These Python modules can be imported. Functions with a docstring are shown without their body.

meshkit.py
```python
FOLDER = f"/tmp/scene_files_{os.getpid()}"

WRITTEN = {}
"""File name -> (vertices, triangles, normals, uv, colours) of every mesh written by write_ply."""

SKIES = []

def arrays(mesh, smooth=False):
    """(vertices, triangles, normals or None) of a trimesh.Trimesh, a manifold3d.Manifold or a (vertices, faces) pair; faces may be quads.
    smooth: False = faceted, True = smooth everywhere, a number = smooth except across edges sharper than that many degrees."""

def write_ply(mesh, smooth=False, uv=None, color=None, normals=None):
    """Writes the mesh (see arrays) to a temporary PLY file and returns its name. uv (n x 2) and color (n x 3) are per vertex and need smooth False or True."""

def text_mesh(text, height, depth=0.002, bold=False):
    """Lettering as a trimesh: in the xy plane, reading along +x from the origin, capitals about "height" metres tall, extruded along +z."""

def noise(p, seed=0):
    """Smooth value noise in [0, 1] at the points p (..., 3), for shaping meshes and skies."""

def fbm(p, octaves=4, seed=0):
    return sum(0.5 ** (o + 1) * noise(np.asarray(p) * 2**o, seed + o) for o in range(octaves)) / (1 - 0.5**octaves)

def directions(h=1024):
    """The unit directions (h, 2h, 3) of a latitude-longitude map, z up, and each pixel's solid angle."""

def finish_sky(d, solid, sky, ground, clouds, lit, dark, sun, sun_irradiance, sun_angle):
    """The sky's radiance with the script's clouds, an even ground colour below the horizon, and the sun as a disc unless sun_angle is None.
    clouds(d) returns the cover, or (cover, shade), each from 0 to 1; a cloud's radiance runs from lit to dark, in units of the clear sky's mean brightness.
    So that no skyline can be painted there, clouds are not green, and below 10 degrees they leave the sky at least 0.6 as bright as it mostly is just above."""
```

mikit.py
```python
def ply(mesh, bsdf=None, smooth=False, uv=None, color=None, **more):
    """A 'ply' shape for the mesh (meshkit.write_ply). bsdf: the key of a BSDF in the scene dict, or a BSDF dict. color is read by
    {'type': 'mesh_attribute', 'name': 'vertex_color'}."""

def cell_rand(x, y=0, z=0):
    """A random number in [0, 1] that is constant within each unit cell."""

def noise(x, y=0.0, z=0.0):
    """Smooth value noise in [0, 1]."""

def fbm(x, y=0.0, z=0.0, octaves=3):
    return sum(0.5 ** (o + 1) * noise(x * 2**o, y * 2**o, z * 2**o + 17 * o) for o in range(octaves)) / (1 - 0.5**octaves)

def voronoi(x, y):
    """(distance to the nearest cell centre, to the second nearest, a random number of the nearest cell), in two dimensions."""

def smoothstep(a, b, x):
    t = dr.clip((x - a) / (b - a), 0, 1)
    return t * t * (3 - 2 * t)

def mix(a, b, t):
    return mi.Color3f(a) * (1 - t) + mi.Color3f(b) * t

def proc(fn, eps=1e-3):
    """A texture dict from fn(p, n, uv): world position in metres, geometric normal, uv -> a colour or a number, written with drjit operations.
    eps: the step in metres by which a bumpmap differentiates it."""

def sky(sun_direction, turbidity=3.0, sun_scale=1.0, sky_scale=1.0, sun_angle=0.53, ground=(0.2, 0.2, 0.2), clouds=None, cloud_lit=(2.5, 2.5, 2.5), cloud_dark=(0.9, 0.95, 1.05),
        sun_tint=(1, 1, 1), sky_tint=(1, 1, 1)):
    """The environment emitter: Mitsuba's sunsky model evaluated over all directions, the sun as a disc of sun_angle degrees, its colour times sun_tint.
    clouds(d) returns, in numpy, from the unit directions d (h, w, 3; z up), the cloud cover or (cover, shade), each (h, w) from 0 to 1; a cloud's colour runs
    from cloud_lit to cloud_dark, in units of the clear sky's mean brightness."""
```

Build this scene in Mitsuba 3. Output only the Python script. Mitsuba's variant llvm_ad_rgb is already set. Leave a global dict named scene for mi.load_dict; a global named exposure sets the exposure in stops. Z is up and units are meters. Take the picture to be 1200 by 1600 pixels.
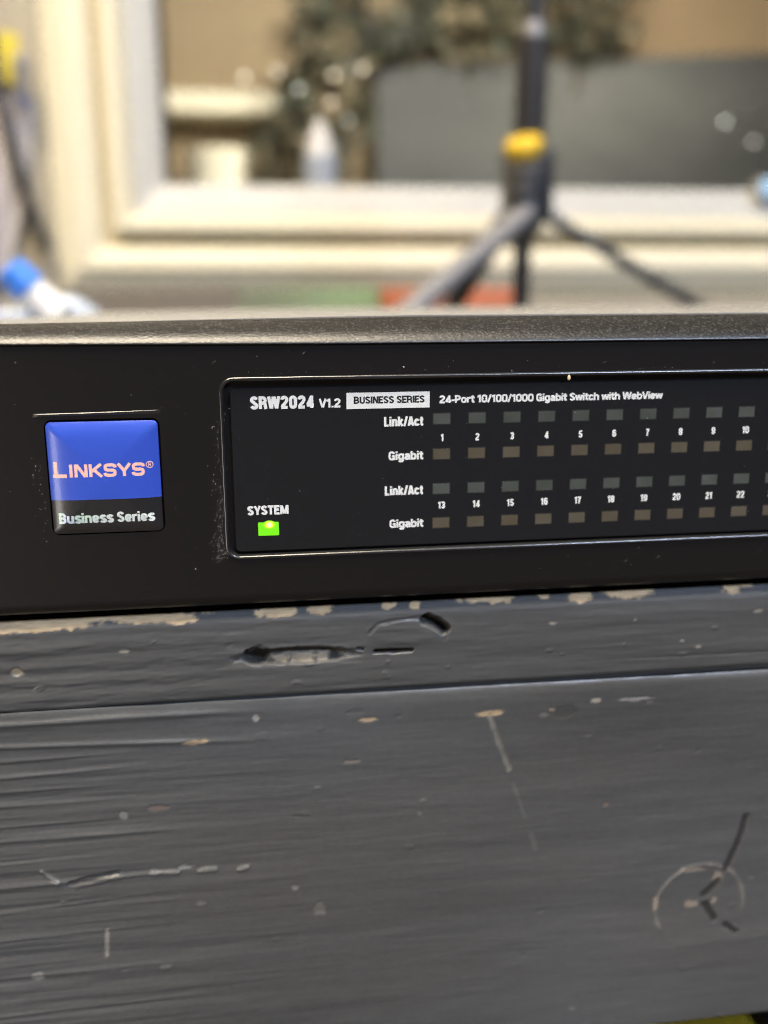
import math, random
import numpy as np, trimesh, mitsuba as mi, drjit as dr
import shapely
from shapely.geometry import Polygon
from shapely import affinity
import mikit, meshkit
from mikit import proc, ply

T = mi.ScalarTransform4f
MM = 0.001
rng = np.random.default_rng(7)
random.seed(7)

# ------------------------------------------------------------------ camera, lamps, exposure
exposure = 0.0
CAM = np.array([0.0, -0.13688, 0.0465])
FWD = np.array([0.13720516, 0.9657745, -0.22012351])
UP = np.array([0.03622827, 0.2171838, 0.9754582])
scene = {"type": "scene"}
labels = {}
scene["camera"] = {
    "type": "thinlens", "fov": math.degrees(2 * math.atan(600 / 1450.0)), "fov_axis": "x",
    "to_world": T().look_at(origin=CAM.tolist(), target=(CAM + FWD).tolist(), up=UP.tolist()),
    "aperture_radius": 0.00165, "focus_distance": 0.1365, "near_clip": 0.005, "far_clip": 60.0,
}


def lamp(key, centre, target, w, h, rgb, weight=1.0):
    """A flat glowing panel that shines towards the target."""
    scene[key] = {
        "type": "rectangle",
        "to_world": T().look_at(origin=centre, target=target, up=[0, 1, 0.01]) @ T().scale([w / 2, h / 2, 1]),
        "bsdf": {"type": "ref", "id": "lamp_white"},
        "emitter": {"type": "area", "radiance": {"type": "rgb", "value": list(rgb)}, "sampling_weight": weight},
    }


scene["lamp_white"] = {"type": "diffuse", "reflectance": {"type": "rgb", "value": [0.8, 0.8, 0.78]}}
lamp("ceiling_light", [-0.40, -0.42, 1.9], [-0.40, -0.42, 0], 1.2, 0.6, (47, 40.5, 31))
lamp("ceiling_light_001", [1.3, -1.9, 1.9], [0.9, -1.3, 0], 0.9, 0.6, (42, 50, 66))  # unseen cool panel, added for the bluish tone on the right
lamp("added_low_panel", [-1.2, -1.3, -0.5], [-0.05, 0, -0.05], 0.7, 0.5, (7.8, 7.3, 6.6))  # unseen low panel, added to put glare on the bench paint
lamp("added_outdoor_panel", [0.5, 1.32, 1.0], [0.5, 2.7, 0.5], 0.9, 0.4, (36, 33, 27))  # unseen panel, added to brighten everything beyond the glass
labels["ceiling_light"] = {"label": "warm white ceiling light panel above the workbench", "category": "ceiling light"}
labels["ceiling_light_001"] = {"label": "added cool white panel, unseen behind and right of the workbench", "category": "ceiling light"}
labels["added_low_panel"] = {"label": "unseen panel added low on the left behind the viewer for glare on the bench", "category": "added light"}
labels["added_outdoor_panel"] = {"label": "unseen panel added outside above the window to brighten the garden wall", "category": "outdoor light"}

# ------------------------------------------------------------------ materials


def pbsdf(name, base, rough=0.5, spec=0.5, **kw):
    b = base if isinstance(base, dict) else {"type": "rgb", "value": list(base)}
    scene[name] = {"type": "twosided", "bsdf": {"type": "principled", "base_color": b, "roughness": rough, "specular": spec, **kw}}


def pbump(name, base, rough, fn, scale, eps, spec=0.5):
    b = base if isinstance(base, dict) else {"type": "rgb", "value": list(base)}
    scene[name] = {"type": "twosided", "bsdf": {"type": "bumpmap", "arbitrary": proc(fn, eps=eps), "scale": scale,
                   "bsdf": {"type": "principled", "base_color": b, "roughness": rough, "specular": spec}}}


VC = {"type": "mesh_attribute", "name": "vertex_color"}
pbsdf("housing_black", (0.0076, 0.0063, 0.0060), 0.40, 0.3)
pbump("housing_grain", proc(lambda p, n, uv: mikit.mix((0.007, 0.0068, 0.0068), (0.042, 0.041, 0.039), mikit.smoothstep(0.5, 0.9, mikit.noise(p.x * 4200, p.y * 4200, p.z * 4200)))), 0.37,
      lambda p, n, uv: mikit.noise(p.x * 3900, p.y * 3900, p.z * 3900), 0.00003, 0.00003, 0.55)
pbsdf("lid_metal", (0.185, 0.18, 0.165), 0.4, 0.5)
pbsdf("bead_gloss", (0.012, 0.012, 0.012), 0.2, 0.9, clearcoat=0.8, clearcoat_gloss=0.85)
pbsdf("led_plastic", (0.02, 0.05, 0.01), 0.4, 0.4)
pbsdf("overlay_black", (0.0095, 0.0095, 0.0105), 0.35, 0.4)
pbsdf("ink_white", (0.62, 0.62, 0.60), 0.6, 0.2)
pbsdf("ink_black", (0.012, 0.012, 0.012), 0.5, 0.3)


def window_fade(p):
    """1 in the middle of a light window, fading into the film at its printed edge."""
    u, v = (p.x - 0.02838) / 0.005464, (p.z - 0.01322) / 0.00538
    dx = (0.00144 - dr.abs(u - dr.round(u)) * 0.005464) / 0.00028
    dz = (0.00094 - dr.abs(v - dr.round(v)) * 0.00538) / 0.00028
    return mikit.smoothstep(0.0, 1.0, dr.minimum(dx, dz))


def lens(c0, c1, k):
    return proc(lambda p, n, uv: mikit.mix((0.011, 0.011, 0.012), mikit.mix(c0, c1, 0.6 * mikit.noise(p.x * 420, k, p.z * 420) + 0.4 * mikit.cell_rand((p.x - 0.0256) / 0.005464, k, p.z / 0.00538)), window_fade(p)))


pbsdf("lens_green", lens((0.040, 0.043, 0.035), (0.066, 0.071, 0.064), 3.0), 0.4, 0.4)
pbsdf("lens_amber", lens((0.064, 0.051, 0.031), (0.088, 0.076, 0.056), 9.0), 0.4, 0.4)
pbsdf("badge_resin", proc(lambda p, n, uv: dr.select(p.z > 0.01887, mi.Color3f(0.029, 0.072, 0.44), mi.Color3f(0.012, 0.011, 0.012))), 0.32, 0.5, clearcoat=0.9, clearcoat_gloss=0.95)
pbsdf("badge_peach", (0.86, 0.47, 0.38), 0.35, 0.5)
pbsdf("badge_foil", proc(lambda p, n, uv: mikit.mix(mikit.mix((0.5, 0.72, 0.42), (0.55, 0.5, 0.85), mikit.noise(p.x * 700, 1.0, p.z * 300)), (0.68, 0.72, 0.64), mikit.smoothstep(-0.027, -0.020, p.x))), 0.35, 0.5)
pbsdf("dust", (0.42, 0.40, 0.37), 0.9, 0.1)
pbsdf("crumb_tan", (0.78, 0.6, 0.35), 0.7, 0.3)
pbsdf("rubber", (0.02, 0.02, 0.02), 0.8, 0.2)


def bench_rough(p, n, uv):
    """Brush marks and uneven gloss in the paint; bare wood in the gouges is dull."""
    x, z = p.x * 1000, p.z * 1000
    hole = dr.maximum(dr.exp(-dr.square((x - 5.6) / 9.5) ** 3 - dr.square((z + 7.6) / 1.7) ** 3), dr.exp(-dr.square((x - 27.9) / 2.2) ** 2 - dr.square((z + 3.6) / 1.3) ** 2))
    chip = mikit.smoothstep(-1.7, -0.9, z)
    brush = mikit.noise(x * 0.05, 1.0, z * 1.5) * 0.6 + mikit.noise(x * 0.16, 4.0, z * 4.0) * 0.4
    cloud = mikit.noise(x * 0.035, 8.0, z * 0.06)
    return dr.clip(0.24 + 0.22 * brush + 0.16 * cloud + 0.5 * dr.maximum(hole, chip), 0.2, 0.95)


pbump("bench_paint", VC, proc(bench_rough),
      lambda p, n, uv: mikit.fbm(p.x * 260, p.y * 300, p.z * 1700, octaves=3), 0.00004, 0.00009, 0.65)
pbsdf("bench_top_paint", (0.05, 0.05, 0.049), 0.45, 0.5)
pbsdf("upvc", (0.74, 0.675, 0.50), 0.45, 0.3)
pbsdf("upvc_white", (0.53, 0.515, 0.475), 0.45, 0.3)
pbsdf("gasket_dark", (0.55, 0.49, 0.36), 0.7, 0.3)
pbsdf("wall_paint", proc(lambda p, n, uv: mikit.mix((0.38, 0.335, 0.25), (0.43, 0.38, 0.29), mikit.fbm(p.x * 6, p.y * 6, p.z * 6))), 0.85, 0.2)
pbsdf("outer_brick", proc(lambda p, n, uv: mikit.mix((0.09, 0.075, 0.05), (0.16, 0.13, 0.09), mikit.fbm(p.x * 30, p.y * 30, p.z * 30))), 0.9, 0.2)
scene["window_glass"] = {"type": "thindielectric", "int_ior": 1.5}
pbsdf("stand_black", (0.022, 0.021, 0.022), 0.32, 0.6)
pbsdf("stand_steel", (0.24, 0.23, 0.23), 0.45, 0.5, metallic=0.4)
pbsdf("stand_grey", (0.20, 0.194, 0.192), 0.4, 0.6)
pbsdf("knob_yellow", (0.62, 0.40, 0.02), 0.4, 0.5)
pbsdf("box_dark", (0.17, 0.145, 0.115), 0.7, 0.3)
pbsdf("box_green", proc(lambda p, n, uv: mikit.mix((0.17, 0.185, 0.12), (0.23, 0.31, 0.155), mikit.smoothstep(0.0, 0.12, p.x))), 0.6, 0.3)
pbsdf("box_orange", (0.52, 0.165, 0.08), 0.5, 0.4)
pbsdf("cap_blue", (0.045, 0.2, 0.7), 0.4, 0.5)
pbsdf("clip_navy", (0.05, 0.07, 0.2), 0.5, 0.4)
pbsdf("plastic_white", (0.74, 0.72, 0.69), 0.4, 0.5)
pbsdf("plastic_pale", (0.40, 0.44, 0.50), 0.35, 0.5)
pbsdf("cloth_grey", (0.48, 0.44, 0.42), 0.8, 0.2)
pbsdf("tag_yellow", (0.62, 0.5, 0.06), 0.6, 0.3)
pbsdf("garden_plaster", proc(lambda p, n, uv: mikit.mix((0.30, 0.235, 0.155), (0.40, 0.325, 0.225), mikit.fbm(p.x * 3, p.y * 3, p.z * 3))), 0.9, 0.2)
pbsdf("garden_clay", proc(lambda p, n, uv: mikit.mix((0.34, 0.25, 0.16), (0.44, 0.33, 0.21), mikit.fbm(p.x * 3, p.y * 3, p.z * 3))), 0.9, 0.2)
pbsdf("ledge_cream", (0.84, 0.81, 0.66), 0.6, 0.3)
pbsdf("slate_board", proc(lambda p, n, uv: mikit.mix((0.078, 0.086, 0.092), (0.19, 0.197, 0.195), dr.exp(-dr.square((p.x - 1.12) / 0.36) - dr.square((p.z - 0.62) / 0.22)) * (0.35 + 0.9 * mikit.fbm(p.x * 6 + p.z * 3, 4.0, p.z * 7)) + 0.3 * dr.square(mikit.noise(p.x * 4, 1.0, p.z * 6)))), 0.6, 0.3)  # paler patch and mottling put sheen and reflections into the board's colour
pbsdf("leaf", VC, 0.6, 0.3)
pbsdf("bark", (0.1, 0.085, 0.06), 0.9, 0.1)
pbsdf("soil", (0.12, 0.1, 0.08), 0.9, 0.1)
pbsdf("case_yellow", (0.55, 0.42, 0.03), 0.5, 0.4)
pbsdf("case_black", (0.012, 0.012, 0.016), 0.5, 0.4)

# ------------------------------------------------------------------ mesh helpers


def put(key, mesh, bsdf, smooth=False, label=None, cat=None, group=None, kind=None, color=None, emitter=None):
    d = ply(mesh, bsdf, smooth=smooth, color=color)
    if emitter is not None:
        d["emitter"] = emitter
    scene[key] = d
    tag(key, label, cat, group, kind)
    return key


def tag(key, label=None, cat=None, group=None, kind=None):
    e = {k: v for k, v in (("label", label), ("category", cat), ("group", group), ("kind", kind)) if v}
    if e:
        labels[key] = {**labels.get(key, {}), **e}


def num(name, i):
    return name if i == 0 else f"{name}_{i:03d}"


def cat(ms):
    return trimesh.util.concatenate([m for m in ms])


def box(x0, x1, y0, y1, z0, z1):
    m = trimesh.creation.box(extents=[x1 - x0, y1 - y0, z1 - z0])
    m.apply_translation([(x0 + x1) / 2, (y0 + y1) / 2, (z0 + z1) / 2])
    return m


def soft_box(x0, x1, y0, y1, z0, z1, r=0.002, seg=10):
    import manifold3d as m3
    s = m3.Manifold.sphere(r, seg)
    hull = m3.Manifold.batch_hull([s.translate([x, y, z]) for x in (x0 + r, x1 - r) for y in (y0 + r, y1 - r) for z in (z0 + r, z1 - r)])
    mm = hull.to_mesh()
    return trimesh.Trimesh(mm.vert_properties[:, :3], mm.tri_verts, process=False)


def extr(poly, y_front, depth):
    """A polygon in x/z (metres) as a solid from y_front back by depth."""
    out = []
    for g in getattr(poly, "geoms", [poly]):
        if g.area <= 0:
            continue
        m = trimesh.creation.extrude_polygon(g, depth, engine="earcut")
        v = m.vertices.copy()
        m2 = trimesh.Trimesh(np.stack([v[:, 0], y_front + depth - v[:, 2], v[:, 1]], 1), m.faces, process=False)
        out.append(m2)
    m = cat(out)
    m.fix_normals() if len(m.faces) < 4000 else None
    return m


def grid_mesh(P, closed_u=False, closed_v=False):
    """P (nu, nv, 3) as a quad sheet."""
    nu, nv = P.shape[:2]
    iu = np.arange(nu if closed_u else nu - 1)
    iv = np.arange(nv if closed_v else nv - 1)
    a, b = np.meshgrid(iu, iv, indexing="ij")
    a2, b2 = (a + 1) % nu, (b + 1) % nv
    f = np.stack([a * nv + b, a2 * nv + b, a2 * nv + b2, a * nv + b2], -1).reshape(-1, 4)
    f = np.vstack([f[:, [0, 1, 2]], f[:, [0, 2, 3]]])
    return trimesh.Trimesh(P.reshape(-1, 3), f, process=False)


def rr(cx, cz, a, b, r, nc=8, ns=8):
    """A rounded rectangle's points, the same number for any size."""
    r = max(r, 1e-6)
    pts = []
    for k, (sx, sz) in enumerate(((1, 1), (-1, 1), (-1, -1), (1, -1))):
        t = np.linspace(0, math.pi / 2, nc) + k * math.pi / 2
        arc = np.stack([cx + sx * (a - r) + r * np.cos(t), cz + sz * (b - r) + r * np.sin(t)], 1)
        pts.append(arc)
    out = []
    for k in range(4):
        out.append(pts[k])
        p, q = pts[k][-1], pts[(k + 1) % 4][0]
        s = np.linspace(0, 1, ns + 2)[1:-1, None]
        out.append(p * (1 - s) + q * s)
    return np.vstack(out)


def ring_sweep(x0, x1, z0, z1, r, prof):
    """Sweeps prof = [(outward offset, y)] round a rounded rectangle (all mm)."""
    cx, cz, a, b = (x0 + x1) / 2, (z0 + z1) / 2, (x1 - x0) / 2, (z1 - z0) / 2
    rows = []
    for o, y in prof:
        p = rr(cx, cz, a + o, b + o, max(r + o, 0.02))
        rows.append(np.stack([p[:, 0], np.full(len(p), y), p[:, 1]], 1))
    return grid_mesh(np.array(rows) * MM, closed_v=True)


def tube(points, radii, sides=20, caps=True):
    p = np.asarray(points, float)
    t = np.gradient(p, axis=0)
    t /= np.linalg.norm(t, axis=1, keepdims=True)
    ref = np.array([0, 1.0, 0]) if abs(t[0][1]) < 0.9 else np.array([1.0, 0, 0])
    a = np.cross(t, ref); a /= np.linalg.norm(a, axis=1, keepdims=True)
    b = np.cross(t, a)
    ang = np.arange(sides) * 2 * np.pi / sides
    R = np.broadcast_to(radii, (len(p),))[:, None, None]
    P = p[:, None] + R * (np.cos(ang)[None, :, None] * a[:, None] + np.sin(ang)[None, :, None] * b[:, None])
    m = grid_mesh(P, closed_v=True)
    if caps:
        n = len(p)
        v = np.vstack([m.vertices, p[0], p[-1]])
        i = np.arange(sides); j = (i + 1) % sides
        f = np.vstack([m.faces, np.stack([i, j, i * 0 + n * sides], 1), np.stack([(n - 1) * sides + j, (n - 1) * sides + i, i * 0 + n * sides + 1], 1)])
        m = trimesh.Trimesh(v, f, process=False)
    return m


def lathe(p0, p1, prof, sides=24):
    """prof = [(0..1 along the axis, radius)]"""
    p0, p1 = np.asarray(p0, float), np.asarray(p1, float)
    return tube(np.array([p0 + (p1 - p0) * s for s, _ in prof]), np.array([r for _, r in prof]), sides)


def A(cx, cy, rx, ry, a0, a1, n=10):
    t = np.radians(np.linspace(a0, a1, n))
    return list(zip(cx + rx * np.cos(t), cy + ry * np.sin(t)))


def ro(x0, x1, y0, y1, q=0.19):
    q = min(q, (y1 - y0) / 2)
    c, r = (x0 + x1) / 2, (x1 - x0) / 2
    p = A(c, y1 - q, r, q, 0, 180) + A(c, y0 + q, r, q, 180, 360)
    return p + [p[0], p[1]]


def stem(x, y0=0.0, y1=1.0):
    return [(x, y0), (x, y1)]


def sshape(k=1.0):
    return [A(.25, .715 * k, .16, .195 * k, 12, 195) + [(.25, .5 * k)] + A(.25, .285 * k, .16, .195 * k, 15, -168)]


BOWL = lambda y0, y1, r=.41: [(.0, y1), (.22, y1)] + A(.22, (y0 + y1) / 2, r - .22, (y1 - y0) / 2, 90, -90) + [(.0, y0)]
ARCH = [(.09, .42)] + A(.24, .5, .15, .15, 160, 0) + [(.39, 0)]
# a condensed grotesque drawn as strokes: glyph -> (width, strokes), capitals 1 tall
FONT = {
    "0": (.5, [ro(.09, .41, .09, .91)]), "1": (.36, [[(.03, .76), (.13, .78), (.22, .93)], stem(.235)]),
    "2": (.5, [A(.25, .715, .16, .195, 180, -15) + [(.34, .5), (.13, .22), (.1, .09)], [(.03, .09), (.46, .09)]]),
    "3": (.5, [A(.25, .725, .15, .185, 172, -80), A(.25, .295, .16, .205, 85, -172), [(.17, .52), (.28, .52)]]),
    "4": (.5, [stem(.345), [(.345, .93), (.085, .27)], [(.03, .24), (.49, .24)]]),
    "5": (.5, [[(.44, .91), (.13, .91)], [(.14, .95), (.10, .46)], A(.25, .31, .16, .22, 130, -170)]),
    "6": (.5, [ro(.09, .41, .09, .58), A(.25, .715, .16, .195, 12, 180) + [(.09, .3)]]),
    "7": (.46, [[(.02, .91), (.44, .91)], [(.38, .93), (.24, .5), (.18, 0)]]),
    "8": (.5, [ro(.1, .4, .52, .91), ro(.09, .41, .09, .52)]),
    "9": (.5, [ro(.09, .41, .42, .91), A(.25, .285, .16, .195, -168, 0) + [(.41, .7)]]),
    "A": (.52, [[(.05, 0), (.245, .99)], [(.47, 0), (.275, .99)], [(.12, .25), (.4, .25)]]),
    "B": (.52, [stem(.09), BOWL(.51, .91, .40), BOWL(.09, .51, .42)]), "E": (.44, [stem(.09), [(0, .91), (.42, .91)], [(0, .51), (.38, .51)], [(0, .09), (.42, .09)]]),
    "G": (.52, [A(.25, .7, .16, .21, 5, 180) + A(.25, .3, .16, .21, 180, 310), stem(.42, 0, .5), [(.27, .46), (.46, .46)]]),
    "I": (.2, [stem(.1)]), "K": (.52, [stem(.09), [(.45, 1), (.12, .42)], [(.2, .56), (.46, 0)]]), "L": (.42, [stem(.09), [(0, .09), (.41, .09)]]),
    "M": (.66, [stem(.09), stem(.57), [(.12, .98), (.32, .06)], [(.54, .98), (.34, .06)]]), "N": (.52, [stem(.09), stem(.43), [(.12, .97), (.40, .03)]]),
    "P": (.5, [stem(.09), BOWL(.42, .91, .41)]), "R": (.52, [stem(.09), BOWL(.47, .91, .41), [(.25, .47)] + A(.27, .3, .14, .17, 80, 10, 6) + [(.42, .1), (.45, 0)]]),
    "S": (.5, sshape()), "$": (.5, [[(.43, .70), (.415, .83), (.34, .91), (.17, .91), (.1, .84), (.09, .71), (.1, .57), (.17, .5), (.33, .5), (.4, .43), (.41, .29), (.4, .16), (.33, .09), (.16, .09), (.085, .17), (.07, .29)]]), "T": (.46, [[(0, .91), (.46, .91)], stem(.23)]), "U": (.5, [[(.09, 1), (.09, .28)] + A(.25, .28, .16, .19, 180, 360) + [(.41, 1)]]),
    "V": (.5, [[(.05, 1), (.235, .02)], [(.45, 1), (.265, .02)]]), "W": (.76, [[(.05, 1), (.2, .02)], [(.36, .98), (.215, .02)], [(.40, .98), (.545, .02)], [(.71, 1), (.56, .02)]]),
    "Y": (.5, [[(.05, 1), (.25, .42)], [(.45, 1), (.25, .42)], stem(.25, 0, .48)]),
    "a": (.46, [A(.23, .52, .14, .13, 172, 0) + [(.37, 0)], [(.37, .42), (.2, .38)] + A(.19, .23, .1, .14, 100, 270) + [(.28, .1), (.37, .2)]]),
    "b": (.48, [stem(.09), ro(.09, .39, .09, .65, .17)]), "c": (.45, [A(.24, .5, .15, .15, 8, 180) + A(.24, .24, .15, .15, 180, 352)]),
    "e": (.47, [[(.1, .36), (.39, .36)], [(.39, .33)] + A(.24, .5, .15, .15, 0, 180) + A(.24, .24, .15, .15, 180, 340)]),
    "g": (.48, [ro(.09, .39, .09, .65, .17), [(.39, .74), (.39, -.04)] + A(.24, -.05, .15, .12, 0, -168)]),
    "h": (.48, [stem(.09), ARCH]), "i": (.19, [stem(.095, 0, .74), stem(.095, .84, 1.0)]), "k": (.47, [stem(.09), [(.41, .74), (.12, .3)], [(.19, .42), (.42, 0)]]),
    "n": (.48, [stem(.09, 0, .74), ARCH]), "o": (.48, [ro(.09, .39, .09, .65, .17)]), "r": (.34, [stem(.09, 0, .74), [(.09, .42), (.12, .55), (.19, .63), (.33, .65)]]),
    "s": (.45, sshape(.74)), "t": (.32, [[(.15, .94), (.15, .2), (.19, .11), (.31, .085)], [(.0, .66), (.31, .66)]]),
    "u": (.48, [[(.09, .74), (.09, .24)] + A(.24, .24, .15, .15, 180, 340) + [(.39, .3)], stem(.39, 0, .74)]),
    "w": (.62, [[(.045, .74), (.165, .02)], [(.295, .72), (.18, .02)], [(.325, .72), (.44, .02)], [(.575, .74), (.455, .02)]]),
    "/": (.34, [[(.05, -.03), (.29, 1.03)]]), "-": (.3, [[(.03, .36), (.27, .36)]]), ".": (.2, [stem(.1, 0, .18)]), " ": (.22, []),
}
_glyphs = {}


def text_poly(text, xs, half, gap):
    """Lettering as polygons, capitals 1 unit tall: the strokes widened to 2 * half, letters xs times as wide."""
    key = (text, round(xs, 4), half, gap)
    if key not in _glyphs:
        out, x = [], 0.0
        for ch in text:
            w, strokes = FONT[ch]
            for st in strokes:
                p = [(x + half + (px - 0.09) * xs, min(max(py, -9), 9)) for px, py in st]
                out.append(shapely.LineString(p).buffer(half, cap_style=2, join_style=1, quad_segs=5))
            x += (w - 0.18) * xs + 2 * half + gap
        g = shapely.union_all(out).simplify(0.004)
        _glyphs[key] = g
    return _glyphs[key]


def fit_text(text, x0, x1, zbase, cap, half=0.12, gap=0.04, xs=0.95, centre=False):
    """Metres from mm: the text between x0 and x1 (letter widths fitted, strokes kept), or centred at x0."""
    if not centre:
        want = (x1 - x0) / cap
        lo = text_poly(text, 0.5, half, gap).bounds
        hi = text_poly(text, 1.5, half, gap).bounds
        w0, w1 = lo[2] - lo[0], hi[2] - hi[0]
        xs = 0.5 + (want - w0) / (w1 - w0)
    g = text_poly(text, xs, half, gap)
    g = affinity.translate(g, -g.bounds[0], 0)
    w = g.bounds[2]
    g = affinity.scale(g, cap, cap, origin=(0, 0))
    g = affinity.translate(g, x0 - w * cap / 2 if centre else x0, zbase)
    return affinity.scale(g, MM, MM, origin=(0, 0))


# ------------------------------------------------------------------ setting: room wall, window, outdoors
WX0, WX1, WZ0, WZ1 = -88.0, 1150.0, 178.5, 950.0        # the pane, mm


def frame_sweep(prof):
    """prof = [(outward offset, y)] mm round the pane, mitred corners."""
    rows = []
    for o, y in prof:
        rows.append([[WX0 - o, y, WZ0 - o], [WX1 + o, y, WZ0 - o], [WX1 + o, y, WZ1 + o], [WX0 - o, y, WZ1 + o]])
    P = np.array(rows, float) * MM
    parts = []
    for k in range(4):
        parts.append(grid_mesh(P[:, [k, (k + 1) % 4]]))
    return cat(parts)


def arc(o0, o1, y0, y1, bulge, n=9):
    t = np.linspace(0, 1, n)
    return [(o0 + (o1 - o0) * s, y0 + (y1 - y0) * s - bulge * math.sin(math.pi * s)) for s in t]


tag("window", "cream plastic window frame with a large clear pane, behind the switch", "window")
put("window__glazing_bead", frame_sweep([(0, 1003), (0, 992), (1.5, 990)] + arc(3, 32, 989, 976, 1.0) + [(33, 978), (33, 1003)]), "upvc_white", 35)
put("window__sash", frame_sweep([(33.2, 1003), (33.2, 973)] + arc(34, 57, 974, 968, 8.0) + [(58, 972), (58, 1003)]), "upvc", 35)
put("window__gasket", frame_sweep([(57.5, 990), (69.5, 990)]), "gasket_dark")
put("window__outer_frame", frame_sweep([(69, 1003), (69, 978)] + arc(70, 94, 974, 964, 3.0) + [(96, 966)] + arc(97, 122, 968, 982, 1.5) + [(123, 1003)]), "upvc", 35)
pane = trimesh.Trimesh(np.array([[WX0 - 4, 1000, WZ0 - 4], [WX1 + 4, 1000, WZ0 - 4], [WX1 + 4, 1000, WZ1 + 4], [WX0 - 4, 1000, WZ1 + 4]]) * MM, [[0, 1, 2], [0, 2, 3]], process=False)
put("window__pane", pane, "window_glass")


def wall_ring(o, y0, y1, X0, X1, Z0, Z1):
    a, b, c, d = (WX0 - o) * MM, (WX1 + o) * MM, (WZ0 - o) * MM, (WZ1 + o) * MM
    return cat([box(X0, a, y0, y1, Z0, Z1), box(b, X1, y0, y1, Z0, Z1), box(a, b, y0, y1, Z0, c), box(a, b, y0, y1, d, Z1)])


put("wall", wall_ring(123.6, 0.978, 1.02, -1.3, 2.2, -0.8, 1.8), "wall_paint", label="beige painted wall around the window", cat="wall")
put("wall__outer_leaf", wall_ring(2.0, 1.024, 1.13, -1.3, 2.2, -0.8, 1.8), "outer_brick")

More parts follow.
